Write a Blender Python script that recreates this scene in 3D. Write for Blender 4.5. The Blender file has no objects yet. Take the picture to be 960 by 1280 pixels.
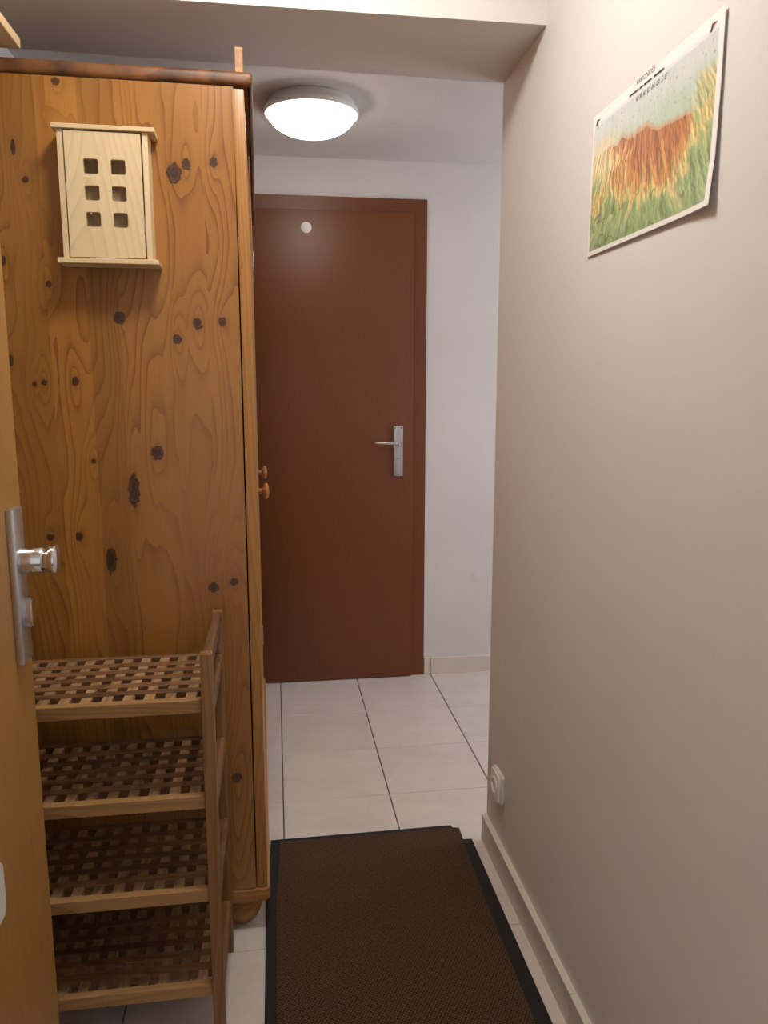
import bpy, bmesh, math, random
from mathutils import Vector, Matrix, noise
R = math.radians
scn = bpy.context.scene
C = scn.collection

# ---------------------------------------------------------------- camera, world, exposure
CAM_H = 1.27
cam_d = bpy.data.cameras.new('camera')
cam_d.sensor_fit = 'HORIZONTAL'; cam_d.sensor_width = 36.0
FPX = 963.3
cam_d.lens = FPX / 960.0 * 36.0
cam_d.clip_start = 0.03
YAW, PITCH = R(8.022), R(9.175)
cam = bpy.data.objects.new('camera', cam_d); C.objects.link(cam)
cam.location = (0, 0, CAM_H)
cam.rotation_euler = (math.pi / 2 - PITCH, 0, -YAW)
scn.camera = cam

world = bpy.data.worlds.new('world'); scn.world = world
world.use_nodes = True
bg = world.node_tree.nodes['Background']
bg.inputs[0].default_value = (0.80, 0.87, 1.0, 1)
bg.inputs[1].default_value = 3.5

vs = scn.view_settings
vs.view_transform = 'Standard'; vs.look = 'None'; vs.gamma = 1.0; vs.use_curve_mapping = False
vs.exposure = 1.0
ENTRY_LAMP, HALL_LAMP = 27.0, 6.6
ENTRY_COL, HALL_COL = (1.0, 0.96, 0.905, 1), (1.0, 0.91, 0.81, 1)

# daylight enters the hall through its window; the portal only guides the sampling
pd = bpy.data.lights.new('window_hall_offscreen', 'AREA'); pd.shape = 'RECTANGLE'; pd.size = 0.9; pd.size_y = 1.1
pd.cycles.is_portal = True
po = bpy.data.objects.new('window_hall_offscreen', pd); C.objects.link(po)
po.location = (2.22, 2.62, 1.45); po.rotation_euler = (0, R(90), 0)

# ---------------------------------------------------------------- helpers
def ray(x, y):
    r = Vector((math.cos(YAW), -math.sin(YAW), 0))
    f = Vector((math.sin(YAW) * math.cos(PITCH), math.cos(YAW) * math.cos(PITCH), -math.sin(PITCH)))
    d = f.cross(r)
    return r * ((x - 480) / FPX) + d * ((y - 640) / FPX) + f
def on(axis, val, x, y):
    d = ray(x, y); o = Vector((0, 0, CAM_H))
    return o + d * ((val - o[axis]) / d[axis])

def lin(r, g, b):
    f = lambda c: (c / 255 / 12.92) if c <= 10.31 else ((c / 255 + 0.055) / 1.055) ** 2.4
    return (f(r), f(g), f(b), 1)

class NT:
    def __init__(s, name, rough=0.5):
        s.m = bpy.data.materials.new(name); s.m.use_nodes = True
        s.t = s.m.node_tree; s.b = s.t.nodes['Principled BSDF']; s.b.inputs['Roughness'].default_value = rough
        s.tc = s.t.nodes.new('ShaderNodeTexCoord')
    def n(s, typ, **kw):
        nd = s.t.nodes.new(typ)
        for k, v in kw.items(): setattr(nd, k, v)
        return nd
    def l(s, a, b): s.t.links.new(a, b)
    def inp(s, sock, v):
        if hasattr(v, 'is_linked'): s.l(v, sock)
        else: sock.default_value = v
    def math(s, op, a, b=0.0, c=None, clamp=False):
        nd = s.n('ShaderNodeMath', operation=op, use_clamp=clamp)
        s.inp(nd.inputs[0], a); s.inp(nd.inputs[1], b)
        if c is not None: s.inp(nd.inputs[2], c)
        return nd.outputs[0]
    def vm(s, op, a, b=(0, 0, 0), c=None):
        nd = s.n('ShaderNodeVectorMath', operation=op)
        s.inp(nd.inputs[0], a); s.inp(nd.inputs[1], b)
        if c is not None: s.inp(nd.inputs[2], c)
        return nd.outputs['Value'] if op in ('LENGTH', 'DOT_PRODUCT') else nd.outputs[0]
    def noise(s, vec, scale=1.0, detail=3.0, rough=0.5):
        nd = s.n('ShaderNodeTexNoise'); s.l(vec, nd.inputs['Vector'])
        nd.inputs['Scale'].default_value = scale; nd.inputs['Detail'].default_value = detail
        nd.inputs['Roughness'].default_value = rough
        return nd.outputs[0]
    def ramp(s, fac, stops):
        nd = s.n('ShaderNodeValToRGB'); s.l(fac, nd.inputs[0])
        e = nd.color_ramp.elements
        while len(e) < len(stops): e.new(0.5)
        for i, (p, c) in enumerate(stops): e[i].position = p; e[i].color = c
        return nd.outputs[0]
    def mix(s, fac, a, b, blend='MIX'):
        nd = s.n('ShaderNodeMix', data_type='RGBA', blend_type=blend)
        s.inp(nd.inputs[0], fac); s.inp(nd.inputs[6], a); s.inp(nd.inputs[7], b)
        return nd.outputs[2]
    def color(s, v): s.inp(s.b.inputs['Base Color'], v)
    def bump(s, h, strength=0.2, dist=0.002):
        nd = s.n('ShaderNodeBump'); nd.inputs['Strength'].default_value = strength
        nd.inputs['Distance'].default_value = dist
        s.l(h, nd.inputs['Height']); s.l(nd.outputs[0], s.b.inputs['Normal'])
    def objrand(s): return s.n('ShaderNodeObjectInfo').outputs['Random']

def plain(name, col, rough=0.5, metal=0.0, var=0.04):
    t = NT(name, rough)
    n = t.noise(t.tc.outputs['Object'], 35, 3)
    d = tuple(c * (1 - var * 2) for c in col[:3]) + (1,)
    t.color(t.mix(n, d, col)); t.b.inputs['Metallic'].default_value = metal
    return t.m

def wood(name, light, dark, axis=2, freq=55, rough=0.45, tone=0.25, grain=0.5, fibre=0.35, coat=0.0, warp=9.0, spots=0.0, gloss=None):
    t = NT(name, rough)
    rnd = t.objrand()
    off = t.n('ShaderNodeCombineXYZ')
    for i in range(3): t.l(t.math('MULTIPLY', rnd, 3.1 + 2.3 * i), off.inputs[i])
    p = t.vm('ADD', t.tc.outputs['Object'], off.outputs[0])
    lowS = [4.5] * 3; lowS[axis] = 0.7
    low = t.noise(t.vm('MULTIPLY', p, tuple(lowS)), 1.0, 2.0)
    sx = t.n('ShaderNodeSeparateXYZ'); t.l(p, sx.inputs[0])
    a, b = [i for i in range(3) if i != axis]
    lat = t.math('ADD', sx.outputs[a], t.math('MULTIPLY', sx.outputs[b], 0.7))
    ph = t.math('ADD', t.math('MULTIPLY', lat, freq), t.math('MULTIPLY', low, warp * 3))
    band = t.math('FRACT', ph)
    g = t.math('POWER', band, 2.5)
    fS = [420.0] * 3; fS[axis] = 9.0
    fib = t.noise(t.vm('MULTIPLY', p, tuple(fS)), 1.0, 2.0)
    k = t.math('ADD', t.math('MULTIPLY', g, grain), t.math('MULTIPLY', fib, fibre), clamp=True)
    col = t.mix(k, light, dark)
    if spots:
        n2 = t.noise(t.vm('MULTIPLY', p, (14, 14, 14)), 1.0, 3.0)
        col = t.mix(t.math('MULTIPLY', t.math('SUBTRACT', n2, 0.45, clamp=True), spots * 4, clamp=True), col, dark)
    v = t.math('MULTIPLY_ADD', rnd, tone, 1 - tone / 2)
    cv = t.n('ShaderNodeCombineColor')
    for i in range(3): t.l(v, cv.inputs[i])
    t.color(t.mix(1.0, col, cv.outputs[0], 'MULTIPLY'))
    t.bump(k, 0.12, 0.001)
    t.b.inputs['Coat Weight'].default_value = coat
    t.b.inputs['Coat Roughness'].default_value = 0.18
    return t.m

def plaster(name, col, bump=0.18):
    t = NT(name, 0.85)
    p = t.tc.outputs['Object']
    big = t.noise(p, 2.2, 4, 0.6)
    fine = t.noise(p, 90, 4)
    d = tuple(c * 0.9 for c in col[:3]) + (1,)
    t.color(t.mix(t.math('MULTIPLY_ADD', big, 1.6, -0.35, clamp=True), d, col))
    h = t.math('ADD', t.math('MULTIPLY', fine, 0.25), t.noise(p, 7, 3))
    t.bump(h, bump, 0.004)
    t.b.inputs['Specular IOR Level'].default_value = 0.25
    return t.m

def box(bm, x0, x1, y0, y1, z0, z1):
    vs_ = [bm.verts.new((x, y, z)) for x in (x0, x1) for y in (y0, y1) for z in (z0, z1)]
    f = [(0, 1, 3, 2), (4, 6, 7, 5), (0, 4, 5, 1), (2, 3, 7, 6), (0, 2, 6, 4), (1, 5, 7, 3)]
    return [bm.faces.new([vs_[i] for i in q]) for q in f]

def mbox(x0, x1, y0, y1, z0, z1, bev=0.0, seg=2):
    bm = bmesh.new(); box(bm, x0, x1, y0, y1, z0, z1)
    if bev: bmesh.ops.bevel(bm, geom=bm.edges[:], offset=bev, segments=seg, profile=0.6, affect='EDGES')
    return bm

def prism(pts, axis, a, b, bev=0.0, seg=2):
    """polygon pts in the two remaining axes, extruded along axis from a to b"""
    bm = bmesh.new()
    def mk(p, t):
        c = [0, 0, 0]; o = [i for i in range(3) if i != axis]
        c[o[0]], c[o[1]], c[axis] = p[0], p[1], t
        return bm.verts.new(c)
    lo = [mk(p, a) for p in pts]; hi = [mk(p, b) for p in pts]
    bm.faces.new(lo); bm.faces.new(hi[::-1])
    n = len(pts)
    for i in range(n): bm.faces.new((lo[i], hi[i], hi[(i + 1) % n], lo[(i + 1) % n]))
    bmesh.ops.recalc_face_normals(bm, faces=bm.faces[:])
    if bev: bmesh.ops.bevel(bm, geom=bm.edges[:], offset=bev, segments=seg, affect='EDGES')
    return bm

def lathe(prof, origin, axis=(0, 0, 1), seg=32):
    """prof: list of (radius, height); revolved about axis through origin"""
    bm = bmesh.new()
    q = Vector((0, 0, 1)).rotation_difference(Vector(axis)); o = Vector(origin)
    rings = []
    for r, h in prof:
        if r < 1e-6: rings.append([bm.verts.new(o + q @ Vector((0, 0, h)))])
        else: rings.append([bm.verts.new(o + q @ Vector((r * math.cos(2 * math.pi * i / seg), r * math.sin(2 * math.pi * i / seg), h))) for i in range(seg)])
    for A, B in zip(rings, rings[1:]):
        for i in range(seg):
            j = (i + 1) % seg
            if len(A) == 1 and len(B) == 1: continue
            if len(A) == 1: bm.faces.new((A[0], B[i], B[j]))
            elif len(B) == 1: bm.faces.new((A[i], B[0], A[j]))
            else: bm.faces.new((A[i], B[i], B[j], A[j]))
    if len(rings[0]) > 1: bm.faces.new(rings[0])
    if len(rings[-1]) > 1: bm.faces.new(rings[-1])
    bmesh.ops.recalc_face_normals(bm, faces=bm.faces[:])
    return bm

def rrect(x0, x1, y0, y1, r, seg=5):
    pts = []
    for cx, cy, a in ((x1 - r, y1 - r, 0), (x0 + r, y1 - r, 90), (x0 + r, y0 + r, 180), (x1 - r, y0 + r, 270)):
        for i in range(seg + 1):
            t = R(a + 90 * i / seg); pts.append((cx + r * math.cos(t), cy + r * math.sin(t)))
    return pts

def world_loc(o):
    v = Vector((0, 0, 0))
    while o: v += o.location; o = o.parent
    return v

def obj(name, bm, mat, parent=None, smooth=None):
    """bm is in world coordinates; stored relative to the parent thing's base"""
    me = bpy.data.meshes.new(name)
    if parent: bmesh.ops.translate(bm, verts=bm.verts[:], vec=-world_loc(parent))
    bm.normal_update()
    bm.to_mesh(me); bm.free()
    if mat: me.materials.append(mat)
    if smooth:
        for p in me.polygons: p.use_smooth = True
        me.set_sharp_from_angle(angle=R(smooth))
    o = bpy.data.objects.new(name, me); C.objects.link(o)
    if parent: o.parent = parent
    return o

def tag(o, label=None, cat=None, group=None, kind=None):
    if label: o['label'] = label
    if cat: o['category'] = cat
    if group: o['group'] = group
    if kind: o['kind'] = kind
    return o

def thing(name, label, cat, loc, group=None, kind=None):
    o = bpy.data.objects.new(name, None); C.objects.link(o); o.location = loc
    o.empty_display_size = 0.05
    return tag(o, label, cat, group, kind)

# ---------------------------------------------------------------- materials
M = {}
M['wall'] = plaster('wall_paint', lin(228, 222, 217))
M['ceil'] = plaster('ceiling_paint', lin(228, 222, 217), 0.12)
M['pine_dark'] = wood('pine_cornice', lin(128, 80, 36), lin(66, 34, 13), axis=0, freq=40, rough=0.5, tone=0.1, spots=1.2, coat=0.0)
M['pine'] = wood('pine_lacquered', lin(184, 130, 66), lin(134, 82, 32), axis=2, freq=45, rough=0.42, tone=0.08, coat=0.12, grain=0.4)
M['pine_x'] = wood('pine_lacquered_lying', lin(184, 130, 66), lin(134, 82, 32), axis=0, freq=45, rough=0.45, tone=0.08, coat=0.1)
M['knob_wood'] = wood('knob_pine', lin(190, 128, 70), lin(140, 84, 40), axis=0, freq=60, rough=0.3, tone=0.05, coat=0.5)
M['keybox'] = wood('light_pine', lin(228, 204, 162), lin(198, 166, 118), axis=2, freq=28, rough=0.5, tone=0.06, grain=0.35)
M['keybox_x'] = wood('light_pine_lying', lin(226, 200, 156), lin(192, 158, 110), axis=0, freq=30, rough=0.5, tone=0.06, grain=0.35)
M['rack'] = wood('oiled_acacia', lin(140, 100, 62), lin(72, 45, 24), axis=0, freq=50, rough=0.5, tone=0.5, spots=0.5)
M['rack_y'] = wood('oiled_acacia_cross', lin(140, 102, 64), lin(80, 50, 28), axis=1, freq=50, rough=0.5, tone=0.6, spots=0.5)
M['rack_c'] = wood('pale_acacia_cross', lin(180, 144, 104), lin(108, 75, 46), axis=1, freq=50, rough=0.5, tone=0.5, spots=0.3)
M['rack_f'] = wood('acacia_front_rail', lin(184, 142, 88), lin(130, 90, 48), axis=0, freq=45, rough=0.5, tone=0.2)
M['rack_z'] = wood('oiled_acacia_post', lin(152, 110, 64), lin(106, 69, 35), axis=2, freq=50, rough=0.5, tone=0.2)
M['brown_door'] = wood('mahogany_foil', lin(118, 64, 29), lin(97, 49, 19), axis=2, freq=60, rough=0.42, tone=0.03, grain=0.14, fibre=0.6, warp=5)
M['entry_leaf'] = wood('beech_laminate', lin(176, 130, 70), lin(156, 108, 52), axis=2, freq=35, rough=0.4, tone=0.03, grain=0.25)
M['steel'] = plain('brushed_steel', lin(205, 204, 202), 0.32, 0.9)
M['chrome'] = plain('chrome', lin(225, 225, 225), 0.14, 1.0)
M['dark_metal'] = plain('dark_metal', lin(96, 96, 98), 0.4, 0.8)
M['white_plastic'] = plain('white_plastic', lin(236, 233, 226), 0.35)
M['cream_plastic'] = plain('cream_plastic', lin(226, 222, 212), 0.35)
M['rubber'] = plain('black_rubber', lin(32, 29, 28), 0.85, var=0.1)
M['dark'] = plain('dark_interior', lin(40, 26, 16), 0.8)
M['grout'] = plain('grout', lin(120, 108, 98), 0.9, var=0.1)
M['ink'] = plain('printing_ink', lin(74, 66, 74), 0.7)
M['ink_red'] = plain('printing_ink_red', lin(170, 70, 60), 0.7)
M['asphalt'] = plain('landing_stone', lin(150, 145, 138), 0.7)

def tile_material(name, a, b, rough=0.32):
    t = NT(name, rough)
    rnd = t.objrand()
    p = t.vm('ADD', t.tc.outputs['Object'], t.vm('SCALE', (1.7, 2.9, 0.6), (0, 0, 0)))
    off = t.n('ShaderNodeCombineXYZ')
    for i in range(3): t.l(t.math('MULTIPLY', rnd, 9.0 + 4 * i), off.inputs[i])
    p = t.vm('ADD', t.tc.outputs['Object'], off.outputs[0])
    cl = t.noise(p, 9, 5, 0.62); sp = t.noise(p, 120, 3, 0.7); st = t.noise(t.vm('MULTIPLY', p, (3, 22, 3)), 1.0, 4, 0.6)
    k = t.math('ADD', t.math('MULTIPLY', cl, 0.5), t.math('ADD', t.math('MULTIPLY', sp, 0.3), t.math('MULTIPLY', st, 0.35)))
    k = t.math('MULTIPLY_ADD', k, 2.0, -0.65, clamp=True)
    col = t.mix(k, b, a)
    v = t.math('MULTIPLY_ADD', rnd, 0.07, 0.965); cv = t.n('ShaderNodeCombineColor')
    for i in range(3): t.l(v, cv.inputs[i])
    t.color(t.mix(1.0, col, cv.outputs[0], 'MULTIPLY'))
    t.bump(sp, 0.05, 0.001)
    return t.m
M['tile'] = tile_material('ceramic_floor_tile', lin(226, 216, 206), lin(204, 191, 178))
M['skirt'] = tile_material('ceramic_skirting_tile', lin(226, 216, 206), lin(204, 191, 178), 0.4)
M['skirt_cap'] = plain('skirting_cap', lin(226, 214, 198), 0.6)

# pine side of the wardrobe: staves with knots placed where the photograph shows them
WY = 1.66
ROOT_W = Vector((-0.34, 2.33, 0.0))
KN = [  # pixel x, y, half width px, half height px
    (218, 217, 8, 11), (233, 206, 5, 6), (267, 203, 4.5, 5.5), (33, 226, 3.5, 3.5), (18, 186, 2.5, 8), (70, 103, 4, 4),
    (5, 327, 4, 6), (62, 356, 3.5, 3.5), (150, 398, 6.5, 7), (247, 405, 5.5, 6.5), (278, 402, 4.5, 5.5), (222, 424, 4.5, 5.5),
    (197, 566, 7.5, 8.5), (168, 613, 6.5, 19), (140, 700, 6, 16), (267, 734, 6, 6.5), (293, 727, 5, 5), (64, 671, 4, 4),
    (100, 670, 4, 5), (57, 478, 3.5, 3), (45, 480, 2.5, 3), (95, 477, 4, 5), (14, 450, 4, 6), (296, 972, 6, 7), (237, 880, 6, 6),
    (118, 576, 3, 3), (190, 1040, 5, 6)]
def knot_pine():
    t = NT('knotty_pine', 0.34)
    P = t.tc.outputs['Object']
    sx = t.n('ShaderNodeSeparateXYZ'); t.l(P, sx.inputs[0])
    dmin = None; hmin = None
    for (x, y, rx, ry) in KN:
        w = on(1, WY, x, y) - ROOT_W
        s = WY / FPX
        a, b = 1 / (rx * s), 1 / (ry * s)
        d = t.vm('LENGTH', t.vm('MULTIPLY_ADD', P, (a, 0, b), (-w.x * a, 0, -w.z * b)))
        h = t.vm('LENGTH', t.vm('MULTIPLY_ADD', P, (a, 0, b / 3.2), (-w.x * a, 0, -w.z * b / 3.2)))
        dmin = d if dmin is None else t.math('MINIMUM', dmin, d)
        hmin = h if hmin is None else t.math('SMOOTH_MIN', hmin, h, 0.8)
    # grain: contour lines of a slowly varying field, bent round the knots
    low = t.noise(t.vm('MULTIPLY', P, (7, 0, 1.0)), 1.0, 2.0, 0.45)
    wob = t.noise(t.vm('MULTIPLY', P, (30, 0, 5)), 1.0, 2.0)
    rnd = t.objrand()
    ph = t.math('ADD', t.math('MULTIPLY', sx.outputs[0], 42), t.math('MULTIPLY', low, 16))
    ph = t.math('ADD', ph, t.math('MULTIPLY', wob, 0.9))
    bend = t.math('POWER', 2.718, t.math('MULTIPLY', hmin, -0.42))
    ph = t.math('ADD', ph, t.math('MULTIPLY', bend, 3.4))
    ph = t.math('ADD', ph, t.math('MULTIPLY', rnd, 7))
    g = t.math('POWER', t.math('FRACT', ph), 4.0)
    patch = t.noise(t.vm('MULTIPLY', P, (9, 0, 1.6)), 1.0, 2.0)
    g = t.math('MULTIPLY', g, t.math('MULTIPLY_ADD', patch, 2.4, -0.55, clamp=True))
    fib = t.noise(t.vm('MULTIPLY', P, (420, 1, 7)), 1.0, 2.0)
    big = t.noise(t.vm('MULTIPLY', P, (6, 0, 2)), 1.0, 3.0)
    col = t.mix(big, lin(152, 98, 38), lin(182, 130, 60))
    col = t.mix(t.math('MULTIPLY', fib, 0.45), col, lin(130, 78, 30))
    col = t.mix(t.math('MULTIPLY', g, 0.78), col, lin(98, 48, 14))
    wn = t.noise(t.vm('MULTIPLY', P, (120, 0, 90)), 1.0, 2.0)
    dd = t.math('ADD', dmin, t.math('MULTIPLY_ADD', wn, 1.1, -0.55))
    kcol = t.ramp(t.math('MULTIPLY', dd, 0.5), [(0.0, lin(74, 46, 30)), (0.2, lin(60, 36, 22)), (0.36, lin(90, 54, 30)), (0.46, lin(38, 19, 9)), (0.54, lin(100, 56, 22))])
    mask = t.math('SMOOTHSTEP', 1, 0) if False else t.math('MULTIPLY_ADD', dd, -4.0, 4.6, clamp=True)
    halo = t.math('MULTIPLY', t.math('POWER', 2.718, t.math('MULTIPLY', dd, -0.9)), 0.5, clamp=True)
    col = t.mix(halo, col, lin(108, 58, 20))
    col = t.mix(mask, col, kcol)
    v = t.math('MULTIPLY_ADD', rnd, 0.3, 0.85); cv = t.n('ShaderNodeCombineColor')
    for i in range(3): t.l(v, cv.inputs[i])
    t.color(t.mix(1.0, col, cv.outputs[0], 'MULTIPLY'))
    t.bump(t.math('ADD', fib, g), 0.06, 0.001)
    t.b.inputs['Coat Weight'].default_value = 0.35; t.b.inputs['Coat Roughness'].default_value = 0.25
    return t.m
M['knotty'] = knot_pine()

# ---------------------------------------------------------------- the setting
WX = 0.572            # right wall of the entry
LX = -0.69            # left wall
FY = 3.25             # far wall
HC = 2.17             # hall ceiling
EC = 2.30             # entry ceiling
HX = 2.20             # end of the hall to the right
def struct(name, bm, mat, label=None, cat=None, parent=None, smooth=None):
    o = obj(name, bm, mat, parent, smooth)
    return tag(o, label, cat, None, 'structure')

floor = struct('floor', mbox(LX - 0.1, HX + 0.1, -1.4, FY + 0.1, -0.06, -0.003), M['grout'], 'beige ceramic tile floor of the hallway', 'floor')
# tiles: 0.333 m across, 0.317 m along, each a piece of its own
TPX, TPY, GX, GY = 0.3333, 0.317, 0.0042, 0.0017
mesh_cache = {}
x = -3 * TPX
while x < HX:
    y = 2.24 - 7 * TPY
    while y < FY:
        x0, x1 = max(x + GX / 2, LX), min(x + TPX - GX / 2, HX)
        y0, y1 = y + GY / 2, min(y + TPY - GY / 2, FY - 0.002)
        if x1 - x0 > 0.02 and y1 - y0 > 0.006:
            key = (round(x1 - x0, 4), round(y1 - y0, 4))
            if key not in mesh_cache:
                bm = mbox(-key[0] / 2, key[0] / 2, -key[1] / 2, key[1] / 2, -0.006, 0.0)
                bmesh.ops.bevel(bm, geom=[e for e in bm.edges if all(v.co.z > -0.001 for v in e.verts)], offset=0.0008, segments=1, affect='EDGES')
                me = bpy.data.meshes.new('tile'); bm.to_mesh(me); bm.free(); me.materials.append(M['tile']); mesh_cache[key] = me
            o = bpy.data.objects.new('tile', mesh_cache[key]); C.objects.link(o); o.parent = floor
            o.location = ((x0 + x1) / 2, (y0 + y1) / 2, 0)
        y += TPY
    x += TPX

def wall_prism(pts, z0, z1): return prism(pts, 2, z0, z1)
struct('wall_right', mbox(WX, WX + 0.16, 0.12, 1.965, -0.003, 2.7), M['wall'], 'long off-white plaster wall carrying the map poster', 'wall')
struct('wall_left', mbox(LX - 0.12, LX, 0.12, FY + 0.12, -0.003, 2.7), M['wall'], 'off-white plaster wall behind the wardrobe', 'wall')
struct('wall_far', mbox(LX, HX + 0.12, FY, FY + 0.12, -0.003, 2.7), M['wall'], 'off-white plaster wall around the brown hall door', 'wall')
struct('wall_hall_near', mbox(WX + 0.16, HX + 0.12, 1.85, 1.965, -0.003, 2.7), M['wall'], 'plaster wall closing the hall behind the corner', 'wall')
# wall with the window at the right end of the hall
bm = bmesh.new()
wy0, wy1, wz0, wz1 = 2.17, 3.07, 0.9, 2.0
box(bm, HX, HX + 0.12, 1.965, wy0, -0.003, 2.7); box(bm, HX, HX + 0.12, wy1, FY, -0.003, 2.7)
box(bm, HX, HX + 0.12, wy0, wy1, -0.003, wz0); box(bm, HX, HX + 0.12, wy0, wy1, wz1, 2.7)
struct('wall_hall_end', bm, M['wall'], 'plaster wall with a window at the end of the hall', 'wall')
bm = bmesh.new()
for a, b, c, d in ((wy0, wy0 + .05, wz0, wz1), (wy1 - .05, wy1, wz0, wz1), (wy0 + .05, wy1 - .05, wz0, wz0 + .05), (wy0 + .05, wy1 - .05, wz1 - .05, wz1)):
    box(bm, HX + 0.04, HX + 0.09, a, b, c, d)
struct('window_1', bm, M['white_plastic'], 'white framed window at the end of the hall', 'window')

# entry wall with the doorway the photograph is taken through
bm = bmesh.new()
box(bm, LX - 0.12, -0.44, 0.12, 0.30, -0.003, 2.7); box(bm, 0.46, WX, 0.12, 0.30, -0.003, 2.7); box(bm, -0.44, 0.46, 0.12, 0.30, 2.03, 2.7)
struct('wall_entry', bm, M['wall'], 'plaster wall with the open flat doorway', 'wall')
bm = bmesh.new()
box(bm, -1.3, -1.2, -1.4, 0.12, -0.003, 2.7); box(bm, 1.2, 1.3, -1.4, 0.12, -0.003, 2.7); box(bm, -1.3, 1.3, -1.5, -1.4, -0.003, 2.7)
struct('wall_landing_blocker', bm, M['wall'], 'unseen plaster walls added around the landing to block sky light', 'wall')  # unseen box behind the camera, added to keep world light out of the doorway
struct('landing_floor', mbox(-1.3, LX - 0.1, -1.4, 0.12, -0.06, 0.0), M['asphalt'], 'stone floor of the landing', 'floor')

struct('ceiling', mbox(LX - 0.12, WX + 0.16, -1.5, 1.661, EC, EC + 0.1), M['ceil'], 'off-white ceiling over the entry', 'ceiling')
struct('ceiling_hall', prism([(LX, 1.925), (WX, 1.972), (WX + .16, 1.9), (HX + .12, 1.9), (HX + .12, FY), (LX, FY)], 2, HC, HC + 0.1), M['ceil'], 'low off-white ceiling over the hall', 'ceiling')
struct('ceiling_landing_blocker', mbox(-1.3, 1.3, -1.5, 0.12, 2.7, 2.8), M['ceil'], 'unseen ceiling added over the landing to block sky light', 'ceiling')  # unseen lid of the added box that blocks the world light
struct('ceiling_beam', prism([(LX, 1.661), (WX, 1.661), (WX, 1.972), (LX, 1.925)], 2, 2.006, 2.7), M['ceil'], 'off-white boxed beam crossing the ceiling above the wardrobe', 'beam')

# skirting
bb = struct('baseboard_right', mbox(WX - 0.003, WX, 0.31, 1.958, 0.0, 0.076), M['skirt_cap'], 'beige tiled skirting along the right wall beside the doormat', 'skirting')
y = 1.963; i = 0
while y > 0.35:
    y0 = max(y - 0.3333 + 0.0015, 0.32)
    o = obj('skirting_tile', mbox(WX - 0.0155, WX - 0.003, y0, y, 0.0, 0.074, 0.0006, 1), M['skirt'], bb)
    o2 = obj('skirting_cap', mbox(WX - 0.0160, WX - 0.001, y0, y, 0.0742, 0.0775, 0.0008, 1), M['skirt_cap'], bb)
    y -= 0.3333
bf = struct('baseboard_far', mbox(0.637, HX, FY - 0.002, FY, 0.0, 0.074), M['skirt_cap'], 'beige tiled skirting along the wall beside the brown door', 'skirting')
xs = [0.638, 0.668, 1.0, 1.333, 1.667, 2.0, 2.198]
for a, b in zip(xs, xs[1:]):
    obj('skirting_tile', mbox(a, b - 0.0035, FY - 0.012, FY - 0.002, 0.0, 0.074, 0.0006, 1), M['skirt'] if a > .65 else M['skirt_cap'], bf)

# ---------------------------------------------------------------- brown hall door
DY = FY
d1 = thing('door_1', 'plain dark brown wooden door with silver handle plate at the end of the hall', 'door', (0.19, DY, 0), kind='structure')
bm = bmesh.new()
box(bm, 0.572, 0.635, DY - 0.012, DY, 0, 2.024); box(bm, -0.255, -0.192, DY - 0.012, DY, 0, 2.024); box(bm, -0.192, 0.572, DY - 0.012, DY, 1.962, 2.024)
bmesh.ops.remove_doubles(bm, verts=bm.verts[:], dist=1e-5)
obj('door_frame', bm, M['brown_door'], d1)
leaf = obj('door_leaf', mbox(-0.197, 0.578, DY - 0.027, DY - 0.013, 0.004, 1.968, 0.003, 2), M['brown_door'], d1, 40)
pl = obj('handle_plate', mbox(0.494, 0.534, DY - 0.034, DY - 0.027, 0.899, 1.110, 0.0015, 2), M['steel'], d1, 40)
for sx_, sz in ((0.500, 1.102), (0.528, 1.102), (0.514, 0.906)):
    obj('screw', lathe([(0.0032, 0), (0.0030, 0.0012), (0.0, 0.0015)], (sx_, DY - 0.034, sz), (0, -1, 0), 12), M['dark_metal'], pl)
obj('keyhole', mbox(0.510, 0.518, DY - 0.0345, DY - 0.0335, 0.973, 0.976), M['dark_metal'], pl)
# lever: square rose, neck and a straight bar that points to the hinge side
hz = 1.036
obj('lever_rose', mbox(0.502, 0.528, DY - 0.052, DY - 0.034, hz - 0.011, hz + 0.007, 0.002, 2), M['chrome'], d1, 40)
bm = bmesh.new()
pts = [(0.520, DY - 0.070, 0.0075), (0.505, DY - 0.076, 0.0072), (0.46, DY - 0.078, 0.0062), (0.424, DY - 0.076, 0.0052), (0.412, DY - 0.072, 0.0035)]
rings = [[bm.verts.new((px, py + 0.8 * r * math.cos(2 * math.pi * k / 12), hz + 0.004 + (0.52 - px) * 0.02 + r * math.sin(2 * math.pi * k / 12))) for k in range(12)] for px, py, r in pts]
for A, B in zip(rings, rings[1:]):
    for k in range(12): bm.faces.new((A[k], A[(k + 1) % 12], B[(k + 1) % 12], B[k]))
bm.faces.new(rings[0]); bm.faces.new(rings[-1]); bmesh.ops.recalc_face_normals(bm, faces=bm.faces[:])
lv = obj('lever', bm, M['steel'], d1, 50)
obj('lever_neck', lathe([(0.0085, 0), (0.0085, 0.026), (0.006, 0.03)], (0.515, DY - 0.050, hz), (0, -1, 0), 16), M['chrome'], lv, 40)
obj('round_disc', lathe([(0.0215, 0), (0.0215, 0.002), (0.019, 0.0035), (0, 0.0035)], (0.141, DY - 0.027, 1.899), (0, -1, 0), 32), M['white_plastic'], d1, 40)['label'] = 'small round white disc'

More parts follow.
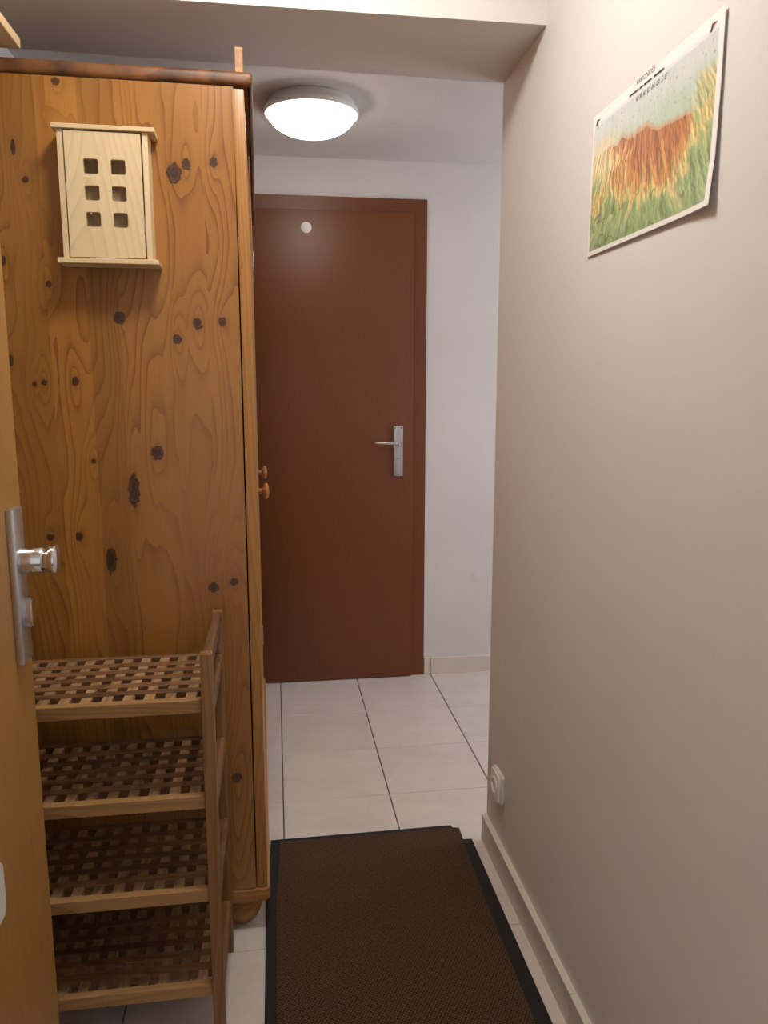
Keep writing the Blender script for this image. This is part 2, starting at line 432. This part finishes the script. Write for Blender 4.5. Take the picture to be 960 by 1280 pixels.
# ---------------------------------------------------------------- entry door, swung open along the left wall
EX = -0.378; EY = 1.2
d2 = thing('door_2', 'open light wood flat door with steel knob plate beside the wardrobe', 'door', (EX, 0.33, 0), kind='structure')
el = obj('door_leaf', mbox(EX - 0.042, EX, 0.33, EY, 0.006, 2.0, 0.0015, 1), M['entry_leaf'], d2)
pl = obj('handle_plate', mbox(EX, EX + 0.011, 1.130, 1.172, 0.872, 1.100, 0.0025, 2), M['steel'], d2, 40)
kc = Vector((EX + 0.011, 1.158, 1.022))
kn = obj('door_knob', lathe([(0.0195, 0), (0.0195, 0.028), (0.0185, 0.030), (0.015, 0.033), (0.015, 0.036), (0.021, 0.039), (0.0225, 0.043), (0.0215, 0.047), (0.015, 0.049), (0, 0.0495)], kc, (1, 0, 0), 32), M['chrome'], d2, 35)
bm = prism(rrect(1.144, 1.166, 0.921, 0.968, 0.0105), 0, EX + 0.011, EX + 0.022, 0.002)
obj('lock_cylinder_cover', bm, M['chrome'], d2, 40)
bm = prism(rrect(0.945, 1.003, 0.571, 0.651, 0.014), 0, EX, EX + 0.006, 0.0015)
obj('cover_plate', bm, M['white_plastic'], d2, 40)['label'] = 'white rounded plastic plate'

# ---------------------------------------------------------------- wardrobe
w = thing('wardrobe', 'tall honey pine wardrobe with knotty side standing on bun feet', 'wardrobe', ROOT_W)
YF = 3.00
BX = -0.64
GAPX = -0.0675
sp = obj('side_panel', mbox(BX, GAPX, WY + 0.003, WY + 0.020, 0.118, 1.856), M['pine'], w)
seams = [BX, -0.52, -0.441, -0.364, -0.305, -0.200, -0.130, GAPX]
for a, b in zip(seams, seams[1:]):
    bm = mbox(a, b, WY, WY + 0.0032, 0.1185, 1.856)
    obj('stave', bm, M['knotty'], sp)
obj('side_panel', mbox(BX, GAPX, YF - 0.02, YF, 0.118, 1.856), M['pine'], w)
obj('back_panel', mbox(BX, BX + 0.008, WY + 0.02, YF - 0.02, 0.118, 1.856), M['pine'], w)
obj('interior', mbox(BX + 0.01, GAPX - 0.01, WY + 0.021, YF - 0.021, 0.119, 1.85), M['pine'], w)
# base and cornice with rounded front corners
def slab(x1, y0, y1, z0, z1, r, bev):
    pts = rrect(BX - 0.3, x1, y0, y1, r, 6)
    pts = [(max(px, BX), py) for px, py in pts]
    seen, q = set(), []
    for p in pts:
        k = (round(p[0], 5), round(p[1], 5))
        if k not in seen: seen.add(k); q.append(p)
    bm = prism(q, 2, z0, z1)
    bmesh.ops.bevel(bm, geom=[e for e in bm.edges if abs(e.verts[0].co.z - e.verts[1].co.z) < 1e-6], offset=bev, segments=4, profile=0.5, affect='EDGES')
    return bm
obj('base_frame', slab(-0.0345, WY - 0.001, YF + 0.002, 0.080, 0.118, 0.014, 0.008), M['pine_x'], w, 40)
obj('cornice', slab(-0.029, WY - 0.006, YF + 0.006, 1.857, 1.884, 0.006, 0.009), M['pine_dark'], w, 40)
def door_bm(y0, y1, xt):
    # top edge of the near door sits a little further back
    bm = mbox(GAPX + 0.003, -0.041, y0, y1, 0.119, 1.853, 0.0025, 2)
    n = 12
    for k in range(1, n): 
        z = 0.119 + (1.853 - 0.119) * k / n
        bmesh.ops.bisect_plane(bm, geom=bm.verts[:] + bm.edges[:] + bm.faces[:], plane_co=(0, 0, z), plane_no=(0, 0, 1))
    for v in bm.verts:
        t = max(0, (v.co.z - 1.35) / 0.5); v.co.x -= xt * t * t
    return bm
for y0, y1, ky, xt, hy in ((WY + 0.0005, 2.1055, 2.06, 0.005, None), (2.1085, 2.5515, 2.52, 0.0, None), (2.5545, YF, None, 0.0, YF - 0.02)):
    dr = obj('door', door_bm(y0, y1, xt), M['pine'], w, 40)
    if ky: obj('knob', lathe([(0.0095, 0), (0.0095, 0.003), (0.007, 0.006), (0.007, 0.011), (0.010, 0.014), (0.019, 0.0175), (0.0222, 0.022), (0.0195, 0.0265), (0.010, 0.0295), (0, 0.030)], (-0.0412, ky, 0.998), (1, 0, 0), 28), M['knob_wood'], dr, 40)
    if hy:
        for hzz in (0.307, 1.725): obj('hinge', mbox(-0.0412, -0.0385, hy - 0.05, hy + 0.018, hzz - 0.03, hzz + 0.03, 0.0008, 1), M['steel'], dr)
for fx in (-0.105, -0.55):
    for fy in (WY + 0.072, YF - 0.072):
        obj('bun_foot', lathe([(0.030, 0), (0.042, 0.010), (0.050, 0.028), (0.051, 0.044), (0.045, 0.064), (0.036, 0.0805)], (fx, fy, 0.0), (0, 0, 1), 28), M['pine_x'], w, 40)

# ---------------------------------------------------------------- key cabinet on the wardrobe side
KY0, KY1 = 1.605, WY
k = thing('key_cabinet', 'small light pine key cabinet with six square holes hung on the wardrobe', 'key cabinet', (-0.31, WY, 1.505))
obj('top_board', mbox(-0.401, -0.215, KY0 - 0.004, KY1 - 0.0005, 1.7465, 1.755, 0.001, 1), M['keybox_x'], k)
obj('bottom_board', mbox(-0.4035, -0.2165, KY0 - 0.004, KY1 - 0.0005, 1.505, 1.5145, 0.001, 1), M['keybox_x'], k)
obj('side_board', mbox(-0.3925, -0.3825, KY0 + 0.002, KY1 - 0.0005, 1.5145, 1.7465), M['keybox'], k)
obj('side_board', mbox(-0.2385, -0.2285, KY0 + 0.002, KY1 - 0.0005, 1.5145, 1.7465), M['keybox'], k)
bk = obj('back_board', mbox(-0.3825, -0.2385, KY1 - 0.006, KY1 - 0.0005, 1.5145, 1.7465), M['keybox'], k)
# door panel with six real holes
bm = bmesh.new()
dx0, dx1, dz0, dz1 = -0.3798, -0.2415, 1.5168, 1.7436
loops = [[(dx0, dz0), (dx1, dz0), (dx1, dz1), (dx0, dz1)]]
for hx in (-0.334, -0.2845):
    for hz_ in (1.682, 1.634, 1.586): loops.append(rrect(hx - 0.0135, hx + 0.0135, hz_ - 0.0135, hz_ + 0.0135, 0.004, 4))
ed = []
for lp in loops:
    vv = [bm.verts.new((px, KY0, pz)) for px, pz in lp]
    ed += [bm.edges.new((vv[i], vv[(i + 1) % len(vv)])) for i in range(len(vv))]
r_ = bmesh.ops.triangle_fill(bm, use_beauty=True, use_dissolve=False, edges=ed)
fs = [f for f in r_['geom'] if isinstance(f, bmesh.types.BMFace)]
ex = bmesh.ops.extrude_face_region(bm, geom=fs)
bmesh.ops.translate(bm, verts=[v for v in ex['geom'] if isinstance(v, bmesh.types.BMVert)], vec=(0, 0.009, 0))
bmesh.ops.recalc_face_normals(bm, faces=bm.faces[:])
kd = obj('cabinet_door', bm, M['keybox'], k)
obj('hinge', mbox(-0.2412, -0.2390, KY0 - 0.0008, KY0 + 0.004, 1.565, 1.593), M['steel'], kd)
for hx in (-0.345, -0.31, -0.275):
    for hz_ in (1.70, 1.60):
        obj('key_hook', lathe([(0.0018, 0), (0.0018, 0.014), (0, 0.0145)], (hx, KY1 - 0.006, hz_), (0, -1, 0.25), 8), M['steel'], bk)

# ---------------------------------------------------------------- shoe rack
RX0, RX1, RYF, RYB = -0.585, -0.1195, 1.338, 1.626
rk = thing('shoe_rack', 'four-tier wooden shoe rack with lattice shelves in front of the wardrobe', 'shoe rack', ((RX0 + RX1) / 2, (RYF + RYB) / 2, 0))
PW = 0.022
for xa in (RX1 - PW, RX0):
    for ya in (RYF, RYB - 0.022):
        o = obj('post', mbox(xa, xa + PW, ya, ya + 0.022, 0.0, 0.803, 0.002, 2), M['rack_z'], rk, 40)
for xa in (RX1 - PW + 0.003, RX0 + 0.003):
    obj('top_rail', mbox(xa, xa + PW - 0.006, RYF + 0.022, RYB - 0.022, 0.765, 0.800, 0.002, 1), M['rack_y'], rk)
sx0, sx1 = RX0 + PW + 0.002, RX1 - PW - 0.002
def copy_mesh_obj(name, src, loc, parent):
    o = bpy.data.objects.new(name, src); C.objects.link(o); o.parent = parent; o.location = loc; return o
def sub_mesh(name, bm, mat):
    me = bpy.data.meshes.new(name); bm.to_mesh(me); bm.free(); me.materials.append(mat); return me
slat_me = sub_mesh('lattice_slat', mbox(-(sx1 - sx0) / 2, (sx1 - sx0) / 2, -0.0092, 0.0092, -0.021, 0, 0.0008, 1), M['rack'])
cross_me = sub_mesh('cross_slat', mbox(-0.0095, 0.0095, -0.1135, 0.1135, -0.019, 0, 0.0008, 1), M['rack_c'])
base = world_loc(rk)
for zt in (0.714, 0.527, 0.337, 0.137):
    fr = obj('shelf', mbox(sx0, sx1 + 0.001, 1.352, 1.368, zt - 0.026, zt, 0.0015, 1), M['rack_f'], rk)
    obj('back_rail', mbox(sx0, sx1, 1.594, 1.608, zt - 0.026, zt, 0.0015, 1), M['rack'], fr)
    for xa in (RX1 - PW + 0.002, RX0 + 0.002):
        obj('end_rail', mbox(xa, xa + PW - 0.004, RYF + 0.022, RYB - 0.022, zt - 0.034, zt - 0.004, 0.001, 1), M['rack_y'], fr)
    n = 5
    for i in range(n):
        yy = 1.368 + (1.594 - 1.368) * (i + 1) / (n + 1)
        copy_mesh_obj('lattice_slat', slat_me, Vector(((sx0 + sx1) / 2, yy, zt - 0.0005)) - base, fr)
    m = 11
    for i in range(m):
        xx = sx1 - 0.02 - i * 0.0372
        copy_mesh_obj('cross_slat', cross_me, Vector((xx, 1.481, zt - 0.0024)) - base, fr)

# ---------------------------------------------------------------- doormat
def mat_weave():
    t = NT('brown_mat_pile', 0.95)
    p = t.tc.outputs['Object']
    mp = t.n('ShaderNodeMapping'); t.l(p, mp.inputs[0]); mp.inputs['Rotation'].default_value = (0, 0, R(32)); mp.inputs['Scale'].default_value = (1, 1, 1)
    ch = t.n('ShaderNodeTexVoronoi', feature='F1'); t.l(mp.outputs[0], ch.inputs['Vector']); ch.inputs['Scale'].default_value = 165; ch.inputs['Randomness'].default_value = 0.25
    n = t.noise(p, 420, 2); b = t.noise(p, 7, 3)
    k = t.math('MULTIPLY_ADD', ch.outputs['Distance'], 1.7, -0.25, clamp=True)
    col = t.mix(k, lin(120, 90, 66), lin(14, 9, 6))
    col = t.mix(t.math('MULTIPLY', n, 0.4), col, lin(34, 23, 16))
    col = t.mix(t.math('MULTIPLY', b, 0.3), col, lin(40, 26, 17))
    t.color(col); t.bump(t.math('SUBTRACT', 1.0, k), 0.6, 0.003)
    t.b.inputs['Specular IOR Level'].default_value = 0.15
    return t.m
M['mat'] = mat_weave()
dm = thing('doormat', 'long dark brown woven doormat with black rubber edge and torn corner', 'doormat', (0.24, 1.3, 0))
outer = [(-0.046, 0.62), (0.5275, 0.62), (0.5285, 1.960), (0.5035, 1.962), (0.5055, 2.016), (0.4875, 2.021), (0.484, 2.036), (-0.037, 2.032), (-0.048, 1.75)]
obj('rubber_border', prism(outer, 2, 0.0002, 0.0045, 0.0008, 1), M['rubber'], dm)
inner = [(-0.022, 0.66), (0.494, 0.66), (0.494, 1.70), (0.500, 1.962), (0.5040, 2.0145), (0.486, 2.0185), (0.480, 2.018), (-0.012, 2.015), (-0.022, 1.75)]
obj('pile', prism(inner, 2, 0.0035, 0.0072), M['mat'], dm)

# ---------------------------------------------------------------- ceiling lamps
def ceiling_lamp(label, loc, col, strength, suffix=''):
    t = NT('lit_opal_glass', 0.4)
    t.color((0.9, 0.9, 0.88, 1)); t.b.inputs['Emission Color'].default_value = col; t.b.inputs['Emission Strength'].default_value = strength
    o = thing('ceiling_lamp' + suffix, label, 'lamp', loc, None)
    c = Vector(loc)
    obj('lamp_base', lathe([(0.132, 0), (0.138, -0.006), (0.140, -0.026)], c, (0, 0, 1), 48), M['cream_plastic'], o, 40)
    obj('lamp_rim', lathe([(0.140, -0.024), (0.150, -0.028), (0.1515, -0.036), (0.149, -0.043), (0.139, -0.044)], c, (0, 0, 1), 48), M['white_plastic'], o, 40)
    prof = [(0.1385, -0.043)]
    for a in range(1, 11):
        s = a / 10 * math.pi / 2
        prof.append((0.1385 * math.cos(s) ** 0.85 if a < 10 else 0, -0.043 - 0.060 * math.sin(s) ** 1.15))
    obj('lamp_shade' + suffix, lathe(prof, c, (0, 0, 1), 48), t.m, o, 60)
    return o
ceiling_lamp('lit round white glass ceiling lamp in front of the brown door', (0.138, 2.64, HC), HALL_COL, HALL_LAMP)
ceiling_lamp('lit round ceiling lamp above the doormat in the entry', (0.02, 1.14, EC), ENTRY_COL, ENTRY_LAMP, '_offscreen')

# ---------------------------------------------------------------- map poster on the right wall
PY0, PY1, PZ0, PZ1 = 0.978, 1.391, 1.503, 1.741
def curl(u, v):
    a = 0.0018 + 0.0055 * max(0, u - 0.72) ** 2 / 0.0784 * (0.35 + 0.65 * (1 - v)) + 0.0035 * max(0, 0.25 - v) / 0.25 * (0.3 + 0.7 * u)
    return a + 0.0008 * math.sin(v * 5.0 + u * 2.0)
def pos(u, v, lift=0.0):
    return Vector((WX - curl(u, v) - lift, PY1 + (PY0 - PY1) * u, PZ0 + (PZ1 - PZ0) * v))
def fbm(x, y, o=4, s=0.0):
    return noise.fractal(Vector((x, y, s)), 0.9, 2.0, o) 
def sstep(a, b, x):
    t = min(1, max(0, (x - a) / (b - a))); return t * t * (3 - 2 * t)
def lerp(a, b, t): return [p + (q - p) * t for p, q in zip(a, b)]
def s2l(c): return list(lin(*c))[:3]
PALE, PALEG, CREAM, YEL, ORG, RED, GRN, DGRN, WHT = [s2l(c) for c in ((222, 226, 222), (200, 216, 192), (240, 222, 184), (230, 208, 136), (216, 156, 92), (182, 108, 66), (166, 186, 126), (104, 130, 84), (240, 236, 230))]
def map_colour(u, v):
    if v > 0.935 or u < 0.018 or u > 0.968 or v < 0.035: return WHT
    if v > 0.915: return lerp(WHT, s2l((222, 218, 226)), 0.7)
    wob = fbm(u * 6, v * 6, 3, 3.3)
    wu = u + 0.012 * fbm(u * 8, v * 7, 2, 9.1)
    wu += 0.03 * fbm(u * 3.0, v * 2.5, 2, 5.5) * (1.2 - v) + 0.05 * (v - 0.5) * (1 - sstep(0.1, 0.4, u))
    fan = 0.5 + (wu - 0.5) * (0.7 + 0.6 * v)
    streak = fbm(fan * 26, v * 5.0, 4, 1.0); s2 = fbm((fan + 0.006) * 26, v * 5.0 + 0.03, 4, 1.0)
    fine = fbm(fan * 75, v * 17, 2, 4.0); f2 = fbm((fan + 0.003) * 75, v * 17, 2, 4.0)
    ridge = 0.70 - 0.13 * sstep(0.2, 0.85, u) + 0.03 * fbm(u * 11, 0.0, 3, 2.2) + 0.02 * wob
    side = sstep(0.16, 0.40, u + 0.10 * wob + 0.05 * streak) * (1 - sstep(0.70, 0.86, u + 0.08 * wob + 0.05 * streak))
    right = sstep(0.78, 0.88, u)
    if v >= ridge:
        c = lerp(PALEG, PALE, sstep(ridge - 0.02, 0.86, v + 0.08 * wob))
        c = lerp(c, CREAM, (1 - sstep(0.12, 0.34, u)) * (1 - sstep(0.74, 0.86, v)))
        c = lerp(c, lerp(YEL, GRN, min(1, max(0, 0.35 + 0.8 * streak))), right * (1 - sstep(0.70, 0.80, v + 0.1 * (u < 0.85))) * 0.85)
        c = lerp(c, ORG, side * 0.8 * (1 - sstep(ridge, ridge + 0.05, v)))
        if fbm(u * 70, v * 45, 2, 8.0) > 0.55: c = lerp(c, DGRN, 0.4)
        amp = 0.08 + 0.5 * right * (1 - sstep(0.68, 0.8, v))
    else:
        south = (ridge - v) / ridge
        e = (1 - sstep(0.05, 0.95, south)) * (0.42 + 0.58 * side) - 0.22 * right + 0.26 * streak + 0.10 * fine + 0.12 * wob
        c = lerp(GRN, YEL, sstep(0.10, 0.30, e)) if e < 0.32 else lerp(YEL, ORG, sstep(0.32, 0.56, e))
        if e > 0.6: c = lerp(ORG, RED, 0.8 * sstep(0.6, 0.95, e))
        c = lerp(c, CREAM, 0.55 * (1 - sstep(0.08, 0.3, u)) * sstep(0.45, 0.65, v))
        c = lerp(c, DGRN, 0.45 * sstep(0.1, 0.6, -streak) * sstep(0.1, 0.7, south))
        c = lerp(c, PALEG, 0.45 * sstep(0.55, 0.95, south) * sstep(-0.2, 0.6, wob))
        if v < 0.34 and abs(fbm(u * 9 + 0.4 * wob, v * 4 + 4, 2, 6.0)) < 0.03: c = lerp(c, DGRN, 0.75)
        amp = 0.8 - 0.45 * sstep(0.6, 1.0, south)
    k = max(0.6, min(1.45, 1 + amp * (1.5 * (s2 - streak) + 0.7 * (f2 - fine))))
    return [min(1, p * k * 0.86) for p in c]
NU, NV = 300, 190
verts = []; cols = []
for j in range(NV + 1):
    for i in range(NU + 1):
        u, v = i / NU, j / NV
        verts.append(pos(u, v)); cols.append(map_colour(u, v))
# sheet thickness: a back layer just behind the print
faces = [(j * (NU + 1) + i, j * (NU + 1) + i + 1, (j + 1) * (NU + 1) + i + 1, (j + 1) * (NU + 1) + i) for j in range(NV) for i in range(NU)]
pr = thing('map_poster', 'relief map poster of green and orange mountains pinned on the right wall', 'poster', (WX, (PY0 + PY1) / 2, PZ0))
base = world_loc(pr)
me = bpy.data.meshes.new('printed_sheet'); me.from_pydata([v - base for v in verts], [], faces)
ca = me.color_attributes.new('print', 'FLOAT_COLOR', 'POINT')
ca.data.foreach_set('color', [x for c in cols for x in (c[0], c[1], c[2], 1.0)])
t = NT('printed_map_paper', 0.45)
at = t.n('ShaderNodeAttribute', attribute_name='print'); t.color(at.outputs['Color'])
me.materials.append(t.m)
for p in me.polygons: p.use_smooth = True
sh = bpy.data.objects.new('printed_sheet', me); C.objects.link(sh); sh.parent = pr
sm = sh.modifiers.new('paper_thickness', 'SOLIDIFY'); sm.thickness = 0.0006; sm.offset = -1
def uv_at(px, py):
    q = on(0, WX, px, py); return (PY1 - q.y) / (PY1 - PY0), (q.z - PZ0) / (PZ1 - PZ0)
def poster_text(name, body, a, b, height, shear=0.0, spacing=1.0):
    """text whose baseline runs from pixel a to pixel b on the poster"""
    ua, va = uv_at(*a); ub, vb = uv_at(*b)
    cu = bpy.data.curves.new(name, 'FONT'); cu.body = body; cu.shear = shear; cu.space_character = spacing; cu.resolution_u = 2
    to = bpy.data.objects.new(name, cu); C.objects.link(to)
    dg = bpy.context.evaluated_depsgraph_get(); dg.update()
    m2 = bpy.data.meshes.new_from_object(to.evaluated_get(dg))
    bpy.data.objects.remove(to); bpy.data.curves.remove(cu)
    xs_ = [v.co.x for v in m2.vertices]; x0, x1 = min(xs_), max(xs_)
    cap = 0.73
    vb = va = (va + vb) / 2
    for v in m2.vertices:
        f = (v.co.x - x0) / (x1 - x0)
        u = ua + (ub - ua) * f; vv = va + v.co.y / cap * height / (PZ1 - PZ0)
        v.co = pos(u, vv, 0.0006) - base
    m2.materials.clear(); m2.materials.append(M['ink'])
    o = bpy.data.objects.new(name, m2); C.objects.link(o); o.parent = pr
poster_text('title_lettering', 'KRKONOŠE', (797.2, 106.0), (820.5, 88.6), 0.0078)
poster_text('map_lettering', 'KRKONOŠE', (796, 128), (835, 97), 0.0075, 0.25, 1.7)
def poster_quad(name, pts, mat):
    m2 = bpy.data.meshes.new(name); m2.from_pydata([pos(u, v, 0.0006) - base for u, v in pts], [], [tuple(range(len(pts)))])
    m2.materials.append(mat); o = bpy.data.objects.new(name, m2); C.objects.link(o); o.parent = pr
ua, va = uv_at(788, 118.2); ub, vb = uv_at(831.6, 85.2); vv = 0.935
for f0, f1 in ((0, 0.28), (0.32, 0.42), (0.45, 0.66), (0.72, 1.0)):
    poster_quad('subtitle_line', [(ua + (ub - ua) * f0, vv), (ua + (ub - ua) * f1, vv), (ua + (ub - ua) * f1, vv + 0.012), (ua + (ub - ua) * f0, vv + 0.012)], M['ink'])
for u0 in (0.03, 0.915):
    poster_quad('corner_emblem', [(u0, 0.925), (u0 + 0.012, 0.92), (u0 + 0.022, 0.955), (u0 + 0.012, 0.965)], M['ink'])
    poster_quad('corner_emblem', [(u0 + 0.016, 0.945), (u0 + 0.045, 0.95), (u0 + 0.022, 0.962)], M['ink_red'])

# ---------------------------------------------------------------- socket on the right wall
sk = thing('wall_socket', 'white plastic wall socket low on the right wall above the skirting', 'socket', (WX, 1.842, 0.189))
obj('cover_plate', prism(rrect(1.802, 1.884, 0.189, 0.271, 0.012), 0, WX - 0.016, WX, 0.005, 3), M['white_plastic'], sk, 50)
obj('socket_insert', lathe([(0.0225, 0), (0.0225, 0.003), (0.019, 0.0035), (0.0185, -0.004), (0, -0.004)], (WX - 0.0158, 1.843, 0.230), (-1, 0, 0), 32), M['white_plastic'], sk, 35)
obj('earth_pin', lathe([(0.0025, -0.004), (0.0025, 0.004), (0, 0.005)], (WX - 0.0158, 1.843, 0.239), (-1, 0, 0), 10), M['steel'], sk, 35)

# ---------------------------------------------------------------- odds and ends above the wardrobe
sb = thing('shelf_board', 'light wooden shelf board jutting out above the wardrobe top', 'shelf', (LX, 1.45, 1.900))
obj('board', mbox(LX, -0.461, 1.10, 1.662, 1.903, 1.922, 0.001, 1), M['keybox_x'], sb)
pg = thing('wooden_peg', 'short upright wooden peg on the front corner of the wardrobe top', 'peg', (-0.054, 1.678, 1.884))
obj('peg_block', mbox(-0.0625, -0.0460, 1.672, 1.684, 1.884, 1.934, 0.0012, 1), M['pine_x'], pg)
#, 'short upright wooden peg on the front corner of the wardrobe top', 'peg')

# the wardrobe stands a degree out of square; what hangs and stands on it turns with it
PIV = Vector((-0.05, WY, 0)); ROT = Matrix.Rotation(R(1.1), 3, 'Z')
peg = [o for o in C.objects if o.name == 'wooden_peg'][0]
for o in (w, k, peg):
    o.location = PIV + ROT @ (o.location - PIV); o.rotation_euler.z = R(1.1)
# filled round junction box on the far wall
wf = [o for o in C.objects if o.name == 'wall_far'][0]
obj('blanking_cap', lathe([(0.024, 0), (0.024, 0.0012), (0.021, 0.0018), (0, 0.0018)], (0.878, FY, 0.435), (0, -1, 0), 28), M['wall'], wf, 40)
